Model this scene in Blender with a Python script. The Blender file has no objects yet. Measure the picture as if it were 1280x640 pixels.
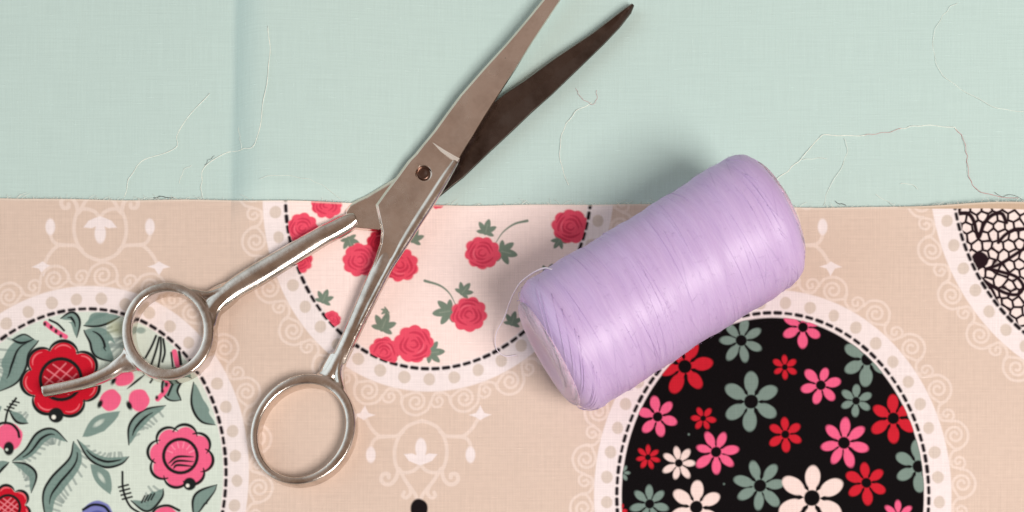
import bpy, bmesh, math, random
import numpy as np
from mathutils import Vector, Matrix, Euler
random.seed(7); rng = np.random.default_rng(7)
sc = bpy.context.scene
COL = sc.collection

# ------------------------------------------------------------------ camera
S = 0.00025            # metres of table per photo pixel (the print is drawn at photo scale)
D = 0.42               # height of the phone above the cloth
NX, NY = 750.0, 1000.0  # point straight below the lens (the photo is the upper part of a taller frame)
def T(px, py, z=0.0):
    """table coordinates of what is seen at a photo pixel when it lies at height z"""
    k = (D - z) / D
    x = NX + (px - NX) * k; y = NY + (py - NY) * k
    return Vector(((x - 640) * S, (320 - y) * S, z))
cam = bpy.data.cameras.new('camera'); camo = bpy.data.objects.new('camera', cam); COL.objects.link(camo)
camo.location = ((NX - 640) * S, (320 - NY) * S, D)
cam.sensor_width = 36; cam.lens = 36 * D / (1280 * S)
cam.shift_x = (640 - NX) / 1280; cam.shift_y = (NY - 320) / 1280
cam.clip_start = 0.01; cam.clip_end = 50
cam.dof.use_dof = True; cam.dof.focus_distance = D - 0.012; cam.dof.aperture_fstop = 16
sc.camera = camo

# ------------------------------------------------------------------ room light (world), lamps, exposure
world = bpy.data.worlds.new('World'); sc.world = world; world.use_nodes = True
wn = world.node_tree; wn.nodes.clear()
def wnode(t, **k):
    n = wn.nodes.new(t)
    for a, b in k.items(): setattr(n, a, b)
    return n
wo = wnode('ShaderNodeOutputWorld'); wb = wnode('ShaderNodeBackground')
tc = wnode('ShaderNodeTexCoord')
def wdot(v):
    d = wnode('ShaderNodeVectorMath', operation='DOT_PRODUCT')
    wn.links.new(tc.outputs['Generated'], d.inputs[0]); d.inputs[1].default_value = Vector(v).normalized()
    return d.outputs['Value']
def wlobe(v, a, b):
    m = wnode('ShaderNodeMapRange', interpolation_type='SMOOTHSTEP')
    m.inputs['From Min'].default_value = a; m.inputs['From Max'].default_value = b
    wn.links.new(wdot(v), m.inputs['Value']); return m.outputs['Result']
cur = None
def wmix(fac, base, colr):
    m = wnode('ShaderNodeMix', data_type='RGBA'); wn.links.new(fac, m.inputs['Factor'])
    if isinstance(base, tuple): m.inputs['A'].default_value = (*base, 1)
    else: wn.links.new(base, m.inputs['A'])
    m.inputs['B'].default_value = (*colr, 1); return m.outputs['Result']
WALL = (0.44, 0.395, 0.35); CEIL = (0.32, 0.215, 0.155)
c = wmix(wlobe((0, 0, 1), 0.45, 0.85), WALL, CEIL)             # warm wooden ceiling over pale walls
c = wmix(wlobe((-1, 0.25, 0.42), 0.60, 0.93), c, (1.20, 1.38, 1.46))  # daylight side
c = wmix(wlobe((0.05, -0.55, 0.85), 0.86, 0.97), c, (0.16, 0.11, 0.09))   # person holding the phone
c = wmix(wlobe((0.15, 0.62, 0.78), 0.86, 0.99), c, (0.46, 0.36, 0.31))  # added brighter patch, lightens the reflection towards the blade tip
c = wmix(wlobe((0.9, 0.6, 0.4), 0.6, 0.98), c, (0.20, 0.14, 0.10))   # dark furniture
wn.links.new(c, wb.inputs['Color']); wb.inputs['Strength'].default_value = 0.86
wn.links.new(wb.outputs['Background'], wo.inputs['Surface'])

def area(name, loc, size, power, colr, aim=(0, 0, 0), sy=None):
    l = bpy.data.lights.new(name, 'AREA'); l.shape = 'RECTANGLE'; l.size = size; l.size_y = sy or size
    l.energy = power; l.color = colr
    o = bpy.data.objects.new(name, l); COL.objects.link(o); o.location = loc
    o.rotation_euler = (Vector(aim) - Vector(loc)).to_track_quat('-Z', 'Y').to_euler()
    return o
area('window_light', (0.85, -0.85, 1.45), 0.66, 35.5, (1.0, 0.935, 0.885), sy=0.7)
sc.view_settings.view_transform = 'Standard'; sc.view_settings.look = 'None'
sc.view_settings.exposure = 0.0; sc.view_settings.gamma = 1.0

# ------------------------------------------------------------------ helpers
def lin(c):
    c = np.asarray(c, float) / 255.0
    return np.where(c <= 0.04045, c / 12.92, ((c + 0.055) / 1.055) ** 2.4)
def tag(o, label=None, cat=None, group=None, kind=None):
    if label: o['label'] = label
    if cat: o['category'] = cat
    if group: o['group'] = group
    if kind: o['kind'] = kind
    return o
def empty(name, loc=(0, 0, 0)):
    o = bpy.data.objects.new(name, None); o.empty_display_size = 0.01; COL.objects.link(o); o.location = loc; return o
def link_mesh(name, me, mat, parent=None, smooth=True):
    o = bpy.data.objects.new(name, me); COL.objects.link(o)
    if mat and not me.materials: me.materials.append(mat)
    if smooth is not None: me.polygons.foreach_set('use_smooth', [smooth] * len(me.polygons))
    if parent: o.parent = parent; o.matrix_parent_inverse = Matrix.Translation(-parent.location) if parent.rotation_euler == Euler((0,0,0)) else parent.matrix_world.inverted()
    return o
class MB:
    def __init__(s): s.v = []; s.f = []
    def add(s, v, f):
        b = len(s.v); s.v += [tuple(p) for p in v]; s.f += [tuple(i + b for i in q) for q in f]
    def tube(s, pts, r, seg=8, sec=None, closed=False, up=None, caps=True):
        """sweep; r: one radius or a list; sec(a, w) -> (side, up) offsets for angle a"""
        pts = [Vector(p) for p in pts]; n = len(pts); V = []
        rr = r if isinstance(r, (list, tuple)) else [r] * n
        lastu = None
        for i, p in enumerate(pts):
            if closed: t = pts[(i + 1) % n] - pts[i - 1]
            else: t = pts[min(i + 1, n - 1)] - pts[max(i - 1, 0)]
            t.normalize()
            u = Vector(up) if up else (lastu or (Vector((0, 0, 1)) if abs(t.z) < .9 else Vector((1, 0, 0))))
            u = (u - t * u.dot(t)).normalized(); lastu = u
            w = t.cross(u)
            for k in range(seg):
                a = 2 * math.pi * k / seg
                if sec: sx, sz = sec(a, rr[i])
                else: sx, sz = rr[i] * math.cos(a), rr[i] * math.sin(a)
                V.append(p + w * sx + u * sz)
        F = []
        for i in range(n if closed else n - 1):
            j = (i + 1) % n
            for k in range(seg):
                k2 = (k + 1) % seg
                F.append((i * seg + k, i * seg + k2, j * seg + k2, j * seg + k))
        if not closed and caps:
            F.append(tuple(range(seg))[::-1]); F.append(tuple((n - 1) * seg + k for k in range(seg)))
        s.add(V, F)
    def mesh(s, name):
        me = bpy.data.meshes.new(name); me.from_pydata(s.v, [], s.f); me.update()
        bm = bmesh.new(); bm.from_mesh(me); bmesh.ops.recalc_face_normals(bm, faces=bm.faces); bm.to_mesh(me); bm.free()
        return me
def apply_mods(o):
    dg = bpy.context.evaluated_depsgraph_get(); dg.update()
    me = bpy.data.meshes.new_from_object(o.evaluated_get(dg)); o.modifiers.clear(); o.data = me; return o
def spline(pts, n=10):
    """Catmull-Rom through points (any dimension)"""
    P = [np.array(p, float) for p in pts]
    if len(P) < 3: return [P[0] * (1 - t) + P[-1] * t for t in np.linspace(0, 1, n + 1)]
    P = [2 * P[0] - P[1]] + P + [2 * P[-1] - P[-2]]; out = []
    for i in range(1, len(P) - 2):
        for k in range(n):
            t = k / n; a, b, c_, d = P[i - 1], P[i], P[i + 1], P[i + 2]
            out.append(0.5 * ((2 * b) + (-a + c_) * t + (2 * a - 5 * b + 4 * c_ - d) * t * t + (-a + 3 * b - 3 * c_ + d) * t ** 3))
    out.append(P[-2]); return out

# ------------------------------------------------------------------ materials
class Mat:
    def __init__(s, name):
        s.m = bpy.data.materials.new(name); s.m.use_nodes = True; s.t = s.m.node_tree
        s.b = s.t.nodes['Principled BSDF']; s.tc = s.t.nodes.new('ShaderNodeTexCoord')
    def n(s, t, **k):
        x = s.t.nodes.new(t)
        for a, b in k.items(): setattr(x, a, b)
        return x
    def l(s, a, b): s.t.links.new(a, b)
    def noise(s, scale, vec=None, detail=3, rough=.55, st=(1, 1, 1)):
        mp = s.n('ShaderNodeMapping'); mp.inputs['Scale'].default_value = st
        s.l(vec or s.tc.outputs['Object'], mp.inputs['Vector'])
        x = s.n('ShaderNodeTexNoise'); x.inputs['Scale'].default_value = scale
        x.inputs['Detail'].default_value = detail; x.inputs['Roughness'].default_value = rough
        s.l(mp.outputs['Vector'], x.inputs['Vector']); return x.outputs['Fac']
    def math(s, op, a, b=None, c=None):
        x = s.n('ShaderNodeMath', operation=op)
        for i, v in enumerate((a, b, c)):
            if v is None: continue
            if isinstance(v, (int, float)): x.inputs[i].default_value = v
            else: s.l(v, x.inputs[i])
        return x.outputs[0]
    def rng(s, v, a, b, c, d):
        x = s.n('ShaderNodeMapRange'); s.l(v, x.inputs['Value'])
        for k, w in zip(('From Min', 'From Max', 'To Min', 'To Max'), (a, b, c, d)): x.inputs[k].default_value = w
        return x.outputs['Result']
    def mix(s, f, a, b, mode='MIX'):
        x = s.n('ShaderNodeMix', data_type='RGBA', blend_type=mode)
        for k, v in (('Factor', f), ('A', a), ('B', b)):
            if isinstance(v, (int, float)): x.inputs[k].default_value = v
            elif isinstance(v, tuple): x.inputs[k].default_value = (*v, 1) if len(v) == 3 else v
            else: s.l(v, x.inputs[k])
        return x.outputs['Result']
    def bump(s, h, strength, dist, prev=None):
        x = s.n('ShaderNodeBump'); x.inputs['Strength'].default_value = strength; x.inputs['Distance'].default_value = dist
        s.l(h, x.inputs['Height'])
        if prev: s.l(prev, x.inputs['Normal'])
        return x.outputs['Normal']
    def set(s, **k):
        for a, v in k.items():
            i = s.b.inputs[a.replace('_', ' ')]
            if isinstance(v, (int, float)): i.default_value = v
            elif isinstance(v, tuple): i.default_value = (*v, 1) if (len(v) == 3 and i.type == 'RGBA') else v
            else: s.l(v, i)
        return s

def cotton(name, colour=None, attr=None, amount=.10):
    m = Mat(name)
    warp = m.noise(1.0, st=(2300, 70, 1), detail=2)      # threads running up
    weft = m.noise(1.0, st=(60, 2300, 1), detail=2)      # threads running across
    slub = m.noise(1.0, st=(260, 2600, 1), detail=1)
    slub2 = m.noise(1.0, st=(2600, 320, 1), detail=1)
    w = m.math('ADD', warp, weft)
    s1 = m.rng(slub, .66, .80, 0, 1); s2 = m.rng(slub2, .68, .82, 0, 1)
    if attr:
        a = m.n('ShaderNodeAttribute', attribute_name=attr); base = a.outputs['Color']
    else: base = colour
    k = m.rng(w, .7, 1.3, 1 - amount, 1 + amount)
    kk = m.n('ShaderNodeCombineColor'); [m.l(k, kk.inputs[i]) for i in range(3)]
    c = m.mix(1.0, base, kk.outputs['Color'], 'MULTIPLY')
    sl = m.math('ADD', 1.0, m.math('MULTIPLY', m.math('ADD', s1, s2), .13))
    sc_ = m.n('ShaderNodeCombineColor'); [m.l(sl, sc_.inputs[i]) for i in range(3)]
    c = m.mix(1.0, c, sc_.outputs['Color'], 'MULTIPLY')
    h = m.math('ADD', w, m.math('ADD', s1, s2))
    nb = m.bump(h, .45, .00012)
    m.set(Base_Color=c, Roughness=.88, Normal=nb, Specular_IOR_Level=.1, Sheen_Weight=.04, Sheen_Roughness=.5)
    return m.m
M = {}
M['print'] = cotton('printed_cotton', attr='print_colour', amount=.055)
M['mint'] = cotton('mint_cotton', colour=tuple(lin((189, 211, 207))), amount=.035)

def metal(name, colr, r0, r1, bump=.12, grime=0.0, gcol=(.10, .06, .04)):
    m = Mat(name)
    n1 = m.noise(900, detail=4); n2 = m.noise(120, detail=4); n3 = m.noise(1, st=(300, 2600, 300), detail=2)
    r = m.rng(n2, .3, .7, r0, r1)
    spots = m.rng(m.noise(420, detail=5, rough=.7), .66, .76, 0, 1)
    g = m.rng(m.noise(90, detail=5, rough=.65), .45, .75, 0, grime)
    c = m.mix(g, colr, gcol)
    c = m.mix(m.math('MULTIPLY', spots, .55), c, (.13, .09, .07))
    nb = m.bump(m.math('ADD', n2, m.math('MULTIPLY', n1, .18)), bump, .0006)
    nb = m.bump(n3, .05, .0001, nb)
    m.set(Base_Color=c, Metallic=1.0, Roughness=m.math('ADD', r, m.math('MULTIPLY', spots, .2)), Normal=nb)
    return m.m
M['handle'] = metal('worn_nickel_handle', (.72, .655, .60), .12, .26, bump=.2, grime=.6, gcol=(.17, .115, .08))
M['blade'] = metal('satin_steel_blade', (.79, .69, .615), .16, .30, bump=.10, grime=.4, gcol=(.30, .20, .15))
M['blade_dark'] = metal('steel_blade_dark_reflection', (.14, .105, .09), .20, .40, bump=.3, grime=.8, gcol=(.05, .03, .022))  # steel coloured dark to stand in for a dark reflection
M['step'] = metal('ground_steel_glint', (.95, .86, .78), .42, .5, bump=.05)
M['screw'] = metal('dark_screw', (.16, .10, .08), .25, .4, bump=.1, grime=.6)

def thread_mat(name, colr, rough=.5):
    m = Mat(name); m.set(Base_Color=colr, Roughness=rough, Sheen_Weight=.2); return m.m
M['lilac_thread'] = thread_mat('lilac_thread', tuple(lin((240, 228, 240))))
M['lilac_dark'] = thread_mat('lilac_thread_shade', tuple(lin((178, 150, 200))))
M['white_thread'] = thread_mat('white_thread', tuple(lin((244, 244, 234))))
M['pink_thread'] = thread_mat('pink_thread', tuple(lin((205, 140, 140))))
M['dark_thread'] = thread_mat('dark_thread', (.03, .025, .03))

def winding():
    m = Mat('lilac_thread_winding')
    sp = m.n('ShaderNodeSeparateXYZ'); m.l(m.tc.outputs['Object'], sp.inputs[0])
    th = m.math('ARCTAN2', sp.outputs['Z'], sp.outputs['Y'])
    def fam(tilt, fx, ft, det=2):
        u = m.math('ADD', sp.outputs['X'], m.math('MULTIPLY', th, tilt))
        cv = m.n('ShaderNodeCombineXYZ'); m.l(m.math('MULTIPLY', u, fx), cv.inputs[0]); m.l(m.math('MULTIPLY', th, ft), cv.inputs[1])
        x = m.n('ShaderNodeTexNoise'); x.inputs['Scale'].default_value = 1; x.inputs['Detail'].default_value = det
        m.l(cv.outputs[0], x.inputs['Vector']); return x.outputs['Fac']
    a = fam(.0016, 3600, 1.6); b = fam(-.0024, 2600, 1.3); c_ = fam(.0008, 420, .8, 3)
    fine = m.math('ADD', m.math('MULTIPLY', a, .6), m.math('MULTIPLY', b, .6))
    line = m.rng(fam(.006, 900, .7, 1), .69, .76, 0, 1)
    line2 = m.rng(fam(-.005, 760, .6, 1), .70, .77, 0, 1)
    h = m.math('ADD', fine, m.math('MULTIPLY', c_, .15)); h = m.math('SUBTRACT', h, m.math('MULTIPLY', m.math('ADD', line, line2), .10))
    col = m.mix(m.rng(c_, .3, .7, 0, 1), tuple(lin((182, 156, 202))), tuple(lin((193, 168, 212))))
    col = m.mix(m.math('MULTIPLY', m.rng(fine, .45, .8, 0, 1), .25), col, tuple(lin((222, 205, 235))))
    col = m.mix(m.math('MULTIPLY', m.math('ADD', line, line2), .20), col, tuple(lin((128, 104, 158))))  # groove lines coloured darker for the shade between windings
    nb = m.bump(h, .35, .00012)
    m.set(Base_Color=col, Roughness=.47, Normal=nb, Specular_IOR_Level=.6, Sheen_Weight=.12, Sheen_Roughness=.4)
    m.b.inputs['Sheen Tint'].default_value = (.95, .88, 1, 1)
    m.b.inputs['Subsurface Weight'].default_value = .12
    m.b.inputs['Subsurface Radius'].default_value = (.002, .0015, .002)
    return m.m
M['winding'] = winding()
mm = Mat('milky_plastic_flange'); mm.set(Base_Color=tuple(lin((226, 200, 220))), Roughness=.45, Transmission_Weight=.25, IOR=1.2, Subsurface_Weight=.8, Subsurface_Radius=(.006, .005, .005)); M['flange'] = mm.m

# ------------------------------------------------------------------ the two cloths: shapes
def ss(x, a, b):
    t = np.clip((x - a) / (b - a), 0, 1); return t * t * (3 - 2 * t)
def edge_y(px):      # top edge of the printed cotton, in photo pixels
    return 248.5 + 0.0112 * px + .9 * np.sin(px / 71.) + .5 * np.sin(px / 23. + 1) + 2.0 * np.exp(-((px - 560) / 160.) ** 2) - 8.0 * ss(px, 1090, 1290) - 1.5 * ss(px, 900, 1100) * .5
def ss(x, a, b):
    t = np.clip((x - a) / (b - a), 0, 1); return t * t * (3 - 2 * t)
def mint_h(x, y):
    f = ss(y, 290, 225)
    g = np.clip((x + .02 * y - 294) / 42., 0, 1); step = 1 - (1 - g) ** 2.2
    step = np.where(g < 1, step, 1.0)
    h = 4.8 * step * (.15 + .85 * f) * (1 - .9 * ss(x, 345, 620))
    h += .22 * np.sin(x / 170. + y / 300.) + .18 * np.sin(y / 120. - x / 410. + 1) + .06 * np.sin(x / 37. + y / 61.)
    return h * 1e-3
def print_h(x, y):   # lies on the mint cloth, its right corner a little lifted
    h = mint_h(x, y) + .85e-3
    h += 1e-3 * (2.1 * ss(x, 960, 1300) * np.exp(-np.clip(y - 260, 0, 999) / 60.) + .7 * ss(x, 620, 300) * np.exp(-np.clip(y - 250, 0, 999) / 50.) * .5)
    h += 1e-3 * (.34 * np.sin(x / 75. + y / 90.) * np.sin(y / 57. - x / 130.) + .12 * np.sin(x / 31. - y / 140. + 2))
    return h
def axis_pts(lo, a, b, hi, fine, coarse):
    return np.concatenate([np.arange(lo, a, coarse), np.arange(a, b, fine), np.arange(b, hi + coarse, coarse)])
def grid_mesh(name, X, Y, H, skirt=0.0):
    ny, nx = X.shape; k = (D - H) / D
    wx = (NX + (X - NX) * k - 640) * S; wy = (320 - (NY + (Y - NY) * k)) * S
    co = np.stack([wx, wy, H], -1).reshape(-1, 3)
    me = bpy.data.meshes.new(name)
    idx = np.arange(ny * nx).reshape(ny, nx)
    F = np.stack([idx[:-1, :-1], idx[1:, :-1], idx[1:, 1:], idx[:-1, 1:]], -1).reshape(-1, 4)
    me.vertices.add(len(co)); me.vertices.foreach_set('co', co.astype(np.float32).ravel())
    me.loops.add(F.size); me.loops.foreach_set('vertex_index', F.astype(np.int32).ravel())
    me.polygons.add(len(F)); me.polygons.foreach_set('loop_start', np.arange(0, F.size, 4, dtype=np.int32))
    me.polygons.foreach_set('loop_total', np.full(len(F), 4, np.int32)) if False else None
    me.update(calc_edges=True); me.validate(); return me
# mint cloth
xs = axis_pts(-1500, -40, 1320, 2800, 4, 24); ys = axis_pts(-1100, -20, 300, 1900, 4, 24)
X, Y = np.meshgrid(xs, ys)
mint = link_mesh('mint_cloth', grid_mesh('mint_cloth', X, Y, mint_h(X, Y)), M['mint'])
tag(mint, 'plain pale mint green cotton cloth with a crease, spread flat under everything', 'cloth')

# ------------------------------------------------------------------ the print, drawn by numpy onto the mesh's own points
FX = 0.62
xs = axis_pts(-700, -24, 1304, 1990, FX, 2.4)
vs = np.concatenate([np.arange(-1.2, 412, FX), np.arange(412, 860, 2.4)])
X, V = np.meshgrid(xs, vs)
ey = edge_y(X)
Y = ey + V * 1.0
GX, GY = X, Y
BEIGE = lin((213, 192, 178)); LACE = lin((234, 223, 223)); LINE = lin((226, 208, 198)); DOT = lin((207, 192, 181)); DASH = lin((30, 24, 28))
C = np.empty(X.shape + (3,)); C[:] = BEIGE
def sub(x0, y0, x1, y1):
    i0 = max(np.searchsorted(xs, x0) - 1, 0); i1 = min(np.searchsorted(xs, x1) + 1, len(xs))
    if i1 <= i0: return None
    # rows: V = y - edge; use min/max edge in that span
    e = edge_y(xs[i0:i1])
    j0 = max(np.searchsorted(vs, y0 - e.max()) - 1, 0); j1 = min(np.searchsorted(vs, y1 - e.min()) + 1, len(vs))
    if j1 <= j0: return None
    return (slice(j0, j1), slice(i0, i1))
CLIP = None
def paint(s, al, colr, op=1.0):
    al = al * op
    if CLIP is not None: al = al * CLIP[s]
    C[s] = C[s] * (1 - al[..., None]) + np.asarray(colr) * al[..., None]
def aa(d, soft=.8): return ss(-d, -soft * 1.8, soft * 1.8)
_wob = rng.normal(size=(6, 4))
def wob(x, y, f=9.0, amp=1.0):
    return amp * (np.sin(x / f + y / (f * 2.1) + 1) + np.sin(y / (f * .8) - x / (f * 1.7)) + np.sin((x + y) / (f * .45))) / 3
def ell(cx, cy, rx, ry, colr, ang=0, op=1.0, w=0.0, soft=.8):
    r = max(rx, ry) + 3; s = sub(cx - r, cy - r, cx + r, cy + r)
    if s is None: return
    x = GX[s] - cx; y = GY[s] - cy; ca, sa = math.cos(ang), math.sin(ang)
    u = x * ca + y * sa; v = -x * sa + y * ca
    q = np.sqrt((u / rx) ** 2 + (v / ry) ** 2); d = (q - 1) * min(rx, ry)
    if w: d = d + wob(GX[s], GY[s], 7, w)
    paint(s, aa(d, soft), colr, op)
def stroke(pts, w, colr, op=1.0, taper=0, smooth=True, n=7, soft=.7):
    P = np.array(spline(pts, n)) if smooth and len(pts) > 2 else np.array(pts, float)
    m = w + 3; s = sub(P[:, 0].min() - m, P[:, 1].min() - m, P[:, 0].max() + m, P[:, 1].max() + m)
    if s is None: return
    x, y = GX[s], GY[s]; best = np.full(x.shape, 1e9); N = len(P) - 1
    for i in range(N):
        ax, ay = P[i]; bx, by = P[i + 1]; dx, dy = bx - ax, by - ay; L = dx * dx + dy * dy + 1e-9
        t = np.clip(((x - ax) * dx + (y - ay) * dy) / L, 0, 1)
        g = (i + t) / N
        ww = w / 2 * (1 if not taper else (np.sin(np.pi * np.clip(g * .92 + .06, 0, 1)) ** .6 if taper == 1 else (1 - .75 * g) if taper == 2 else .25 + .75 * g))
        d = np.hypot(x - ax - t * dx, y - ay - t * dy) - ww
        best = np.minimum(best, d)
    paint(s, aa(best, soft), colr, op)
def poly(pts, colr, op=1.0, soft=.7):
    P = np.array(pts, float); s = sub(P[:, 0].min() - 3, P[:, 1].min() - 3, P[:, 0].max() + 3, P[:, 1].max() + 3)
    if s is None: return
    x, y = GX[s], GY[s]; best = np.full(x.shape, 1e9); ins = np.zeros(x.shape, bool)
    for i in range(len(P)):
        ax, ay = P[i]; bx, by = P[(i + 1) % len(P)]; dx, dy = bx - ax, by - ay
        t = np.clip(((x - ax) * dx + (y - ay) * dy) / (dx * dx + dy * dy + 1e-9), 0, 1)
        best = np.minimum(best, np.hypot(x - ax - t * dx, y - ay - t * dy))
        if dy != 0:
            cr = ((ay > y) != (by > y)) & (x < dx * (y - ay) / dy + ax); ins ^= cr
    paint(s, aa(np.where(ins, -best, best), soft), colr, op)

class Oval:
    def __init__(o, cx, cy, slope, y0, a=192, b=229): o.cx, o.cy, o.k, o.y0, o.a, o.b = cx, cy, slope, y0, a, b
    def pt(o, t, n=0):          # n: distance outside the dashed line
        a, b = o.a, o.b; x = a * math.sin(t); y = -b * math.cos(t)
        nx, ny = math.sin(t) / a, -math.cos(t) / b; L = math.hypot(nx, ny)
        x += nx / L * n; y += ny / L * n
        return (o.cx + x + o.k * (o.cy + y - o.y0), o.cy + y)
    def arc(o, n=0, N=720):
        ts = np.linspace(0, 2 * math.pi, N + 1); P = np.array([o.pt(t, n) for t in ts])
        L = np.concatenate([[0], np.cumsum(np.hypot(*np.diff(P, axis=0).T))]); return ts, L
    def mask(o, s, n):
        x = GX[s] - o.cx - o.k * (GY[s] - o.y0); y = GY[s] - o.cy
        q = np.sqrt((x / (o.a + n)) ** 2 + (y / (o.b + n)) ** 2); return aa((q - 1) * min(o.a + n, o.b + n), .8)
    def box(o, n=90): return sub(o.cx - o.a - n, o.cy - o.b - n, o.cx + o.a + n, o.cy + o.b + n)
    def clipmask(o, n):
        m = np.zeros(GX.shape); s = o.box(20)
        if s: m[s] = o.mask(s, n)
        return m
def lace(o, fill, inner=-3.5, ph=.25):
    s = o.box(80)
    if s is None: return
    # lace scrolls: an arching wave line with a spiral in each arch and a small curl in each valley
    ts, L = o.arc(41); N = round(L[-1] / 61.0)
    for i in range(N):
        f = (i + ph) / N
        def at(df, n):
            t = np.interp(((f + df / L[-1]) % 1) * L[-1], L, ts); return o.pt(float(t), n)
        stroke([at(*p) for p in [(-31, 29), (-23, 32), (-19, 41), (-14, 52), (-2, 58.5), (10, 55.5), (17, 46), (20, 35), (30, 29)]], 3.4, LINE)
        P = [at(16, 44), at(14, 33)]
        P = [at(17.5 - .3 * k, 44 - 3.2 * k) for k in range(3)]
        for k in range(24):
            a = -1.0 - k / 23 * 2 * math.pi * 1.55; r = 12.5 - 9.5 * k / 23
            P.append(at(r * math.cos(a), 42 + r * math.sin(a)))
        stroke(P, 3.3, LINE, smooth=False)
        stroke([at(*p) for p in [(-18, 42), (-23, 47.5), (-30, 47), (-33.5, 41), (-30, 36), (-25.5, 38), (-27, 42)]], 3.1, LINE)
        ell(*at(-29, 31), 4, 3, LINE, op=.6)
    paint(s, o.mask(s, 28.5), LACE)
    ts, L = o.arc(13); N = round(L[-1] / 31.5)
    for i in range(N):
        t = float(np.interp((i + .5) / N * L[-1], L, ts)); x, y = o.pt(t, 13.0 + rng.normal() * .5)
        ell(x, y, 7.3 + rng.normal() * .3, 7.7, DOT, w=.5, op=.9)
    paint(s, o.mask(s, inner), lin(fill))
    ts, L = o.arc(0); N = round(L[-1] / 13.3)
    for i in range(N):
        a = float(np.interp((i + .22) / N * L[-1], L, ts)); b = float(np.interp((i + .70) / N * L[-1], L, ts))
        stroke([o.pt(a), o.pt(b)], 4.6 + rng.normal() * .3, DASH, smooth=False, soft=.9)
def ornament(ax, ay, sgn, k=0.0):
    """lily ornament: apex at (ax, ay), hanging down for sgn=1"""
    def q(x, y): yy = (y - 185) / 4.0; return [(ax + m * (x - 357) / 4.0 + k * yy * sgn, ay + sgn * yy) for m in (1, -1)]
    def st(L, w):
        for m in (0, 1): stroke([q(*p)[m] for p in L], w, LINE)
    st([(357, 185), (400, 198), (440, 222), (470, 265), (487, 325), (483, 390), (462, 435), (425, 444), (385, 432), (357, 402)], 4.5)
    st([(450, 240), (480, 260), (520, 263), (565, 262), (605, 228), (632, 185), (640, 160)], 4.5)
    st([(545, 262), (585, 275), (604, 305), (608, 335)], 4.3)
    st([(458, 430), (430, 480), (400, 520), (378, 550), (366, 576)], 4.7)
    st([(465, 425), (475, 470), (500, 500), (532, 500), (549, 478), (540, 452), (515, 452), (512, 468)], 5.1)
    st([(405, 515), (400, 548), (420, 570), (438, 560), (432, 542)], 4.5)
    for m in (0, 1):
        x, y = q(606, 355)[m]; ell(x, y, 6, 10, LACE, ang=0)
        P = [q(*p)[m] for p in [(645, 108), (658, 130), (668, 146), (702, 154), (672, 168), (648, 182), (628, 168), (592, 156), (625, 146), (636, 128)]]
        poly(P, LACE)
    x, y = q(357, 322)[0]; ell(x, y, 7, 12.5, LACE)
    poly([q(*p)[0] for p in [(440, 352), (400, 348), (380, 356), (357, 330)]] + [q(*p)[1] for p in [(380, 356), (400, 348), (440, 352), (415, 385), (385, 398)]] + [q(357, 408)[0]] + [q(*p)[0] for p in [(385, 398), (415, 385)]], LACE)

for a in ((527.5, 526, 1, -.04), (126, 326, -1, .02), (966, 326, -1, 0), (1386, 526, 1, .04), (-290, 526, 1, -.08), (-700, 326, -1, 0), (1810, 326, -1, 0)): ornament(*a)
ell(524, 637, 11, 13, lin((22, 16, 18)), w=.8)
o_left = Oval(110, 615, -.085, 386, 191); o_rose = Oval(547.5, 232, -.05, 256, 191.5)
o_black = Oval(966, 620, 0, 391, 195); o_lace = Oval(1385, 231, .06, 256, 193)
o_far = Oval(-290, 232, -.09, 256); o_far2 = Oval(1806, 620, .05, 391); o_far3 = Oval(-715, 615, -.08, 386)
lace(o_left, (206, 218, 208)); lace(o_rose, (243, 222, 217)); lace(o_black, (10, 6, 8), -6); lace(o_lace, (236, 220, 216))
lace(o_far, (236, 214, 208)); lace(o_far2, (206, 218, 208)); lace(o_far3, (10, 6, 8), -6)
# second row of medallions below the frame
for cx, cy, f in ((528, 1000, (206, 218, 208)), (1400, 1000, (16, 10, 12)), (-320, 1000, (16, 10, 12))): lace(Oval(cx, cy, 0, cy), f)

# --- rose medallion
CR = lin((228, 80, 104)); CRD = lin((190, 48, 76)); CRL = lin((244, 120, 138)); LF = lin((116, 132, 118))
def rose(x, y, r, rot=0.0, dark=False):
    base, dk = (lin((196, 44, 66)), lin((150, 26, 48))) if dark else (CR, CRD)
    for k in range(9):
        a = rot + k * 2 * math.pi / 9; ell(x + .66 * r * math.cos(a), y + .62 * r * math.sin(a), .36 * r, .33 * r, base, w=1)
    ell(x, y, .78 * r, .74 * r, base, w=.8)
    for rr, a0, a1, w in ((.2, 0, 4.6, .10), (.40, 1.0, 3.1, .12), (.42, 3.7, 6.2, .11), (.62, .3, 1.9, .11), (.64, 2.3, 3.8, .12), (.63, 4.3, 5.9, .10), (.82, 1.2, 2.2, .08), (.84, 3.0, 3.9, .08)):
        a = np.linspace(a0, a1, 9) + rot
        stroke([(x + r * rr * (1 + .1 * math.sin(3 * t)) * math.cos(t), y + r * rr * .93 * math.sin(t)) for t in a], w * r * 1.25, dk, taper=1, op=.75)
    stroke([(x + r * .5 * math.cos(t + rot), y + r * .5 * math.sin(t + rot)) for t in np.linspace(2.2, 3.4, 5)], .09 * r, CRL, taper=1, op=.5)
def leaf3(x, y, r, ang):
    r = r * 1.22
    for da, l, w in ((0, 1.0, .52), (.85, .9, .44), (-.85, .9, .44), (1.75, .68, .36), (-1.75, .68, .36)):
        a = ang + da; dx, dy = math.cos(a), math.sin(a)
        stroke([(x - .15 * r * dx, y - .15 * r * dy), (x + .45 * l * r * dx, y + .45 * l * r * dy), (x + l * r * dx, y + l * r * dy)], w * r, LF, taper=1)
    stroke([(x, y), (x + .6 * r * math.cos(ang), y + .6 * r * math.sin(ang))], .07 * r, lin((150, 160, 145)), smooth=False, op=.6)
CLIP = o_rose.clipmask(-1)
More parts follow.
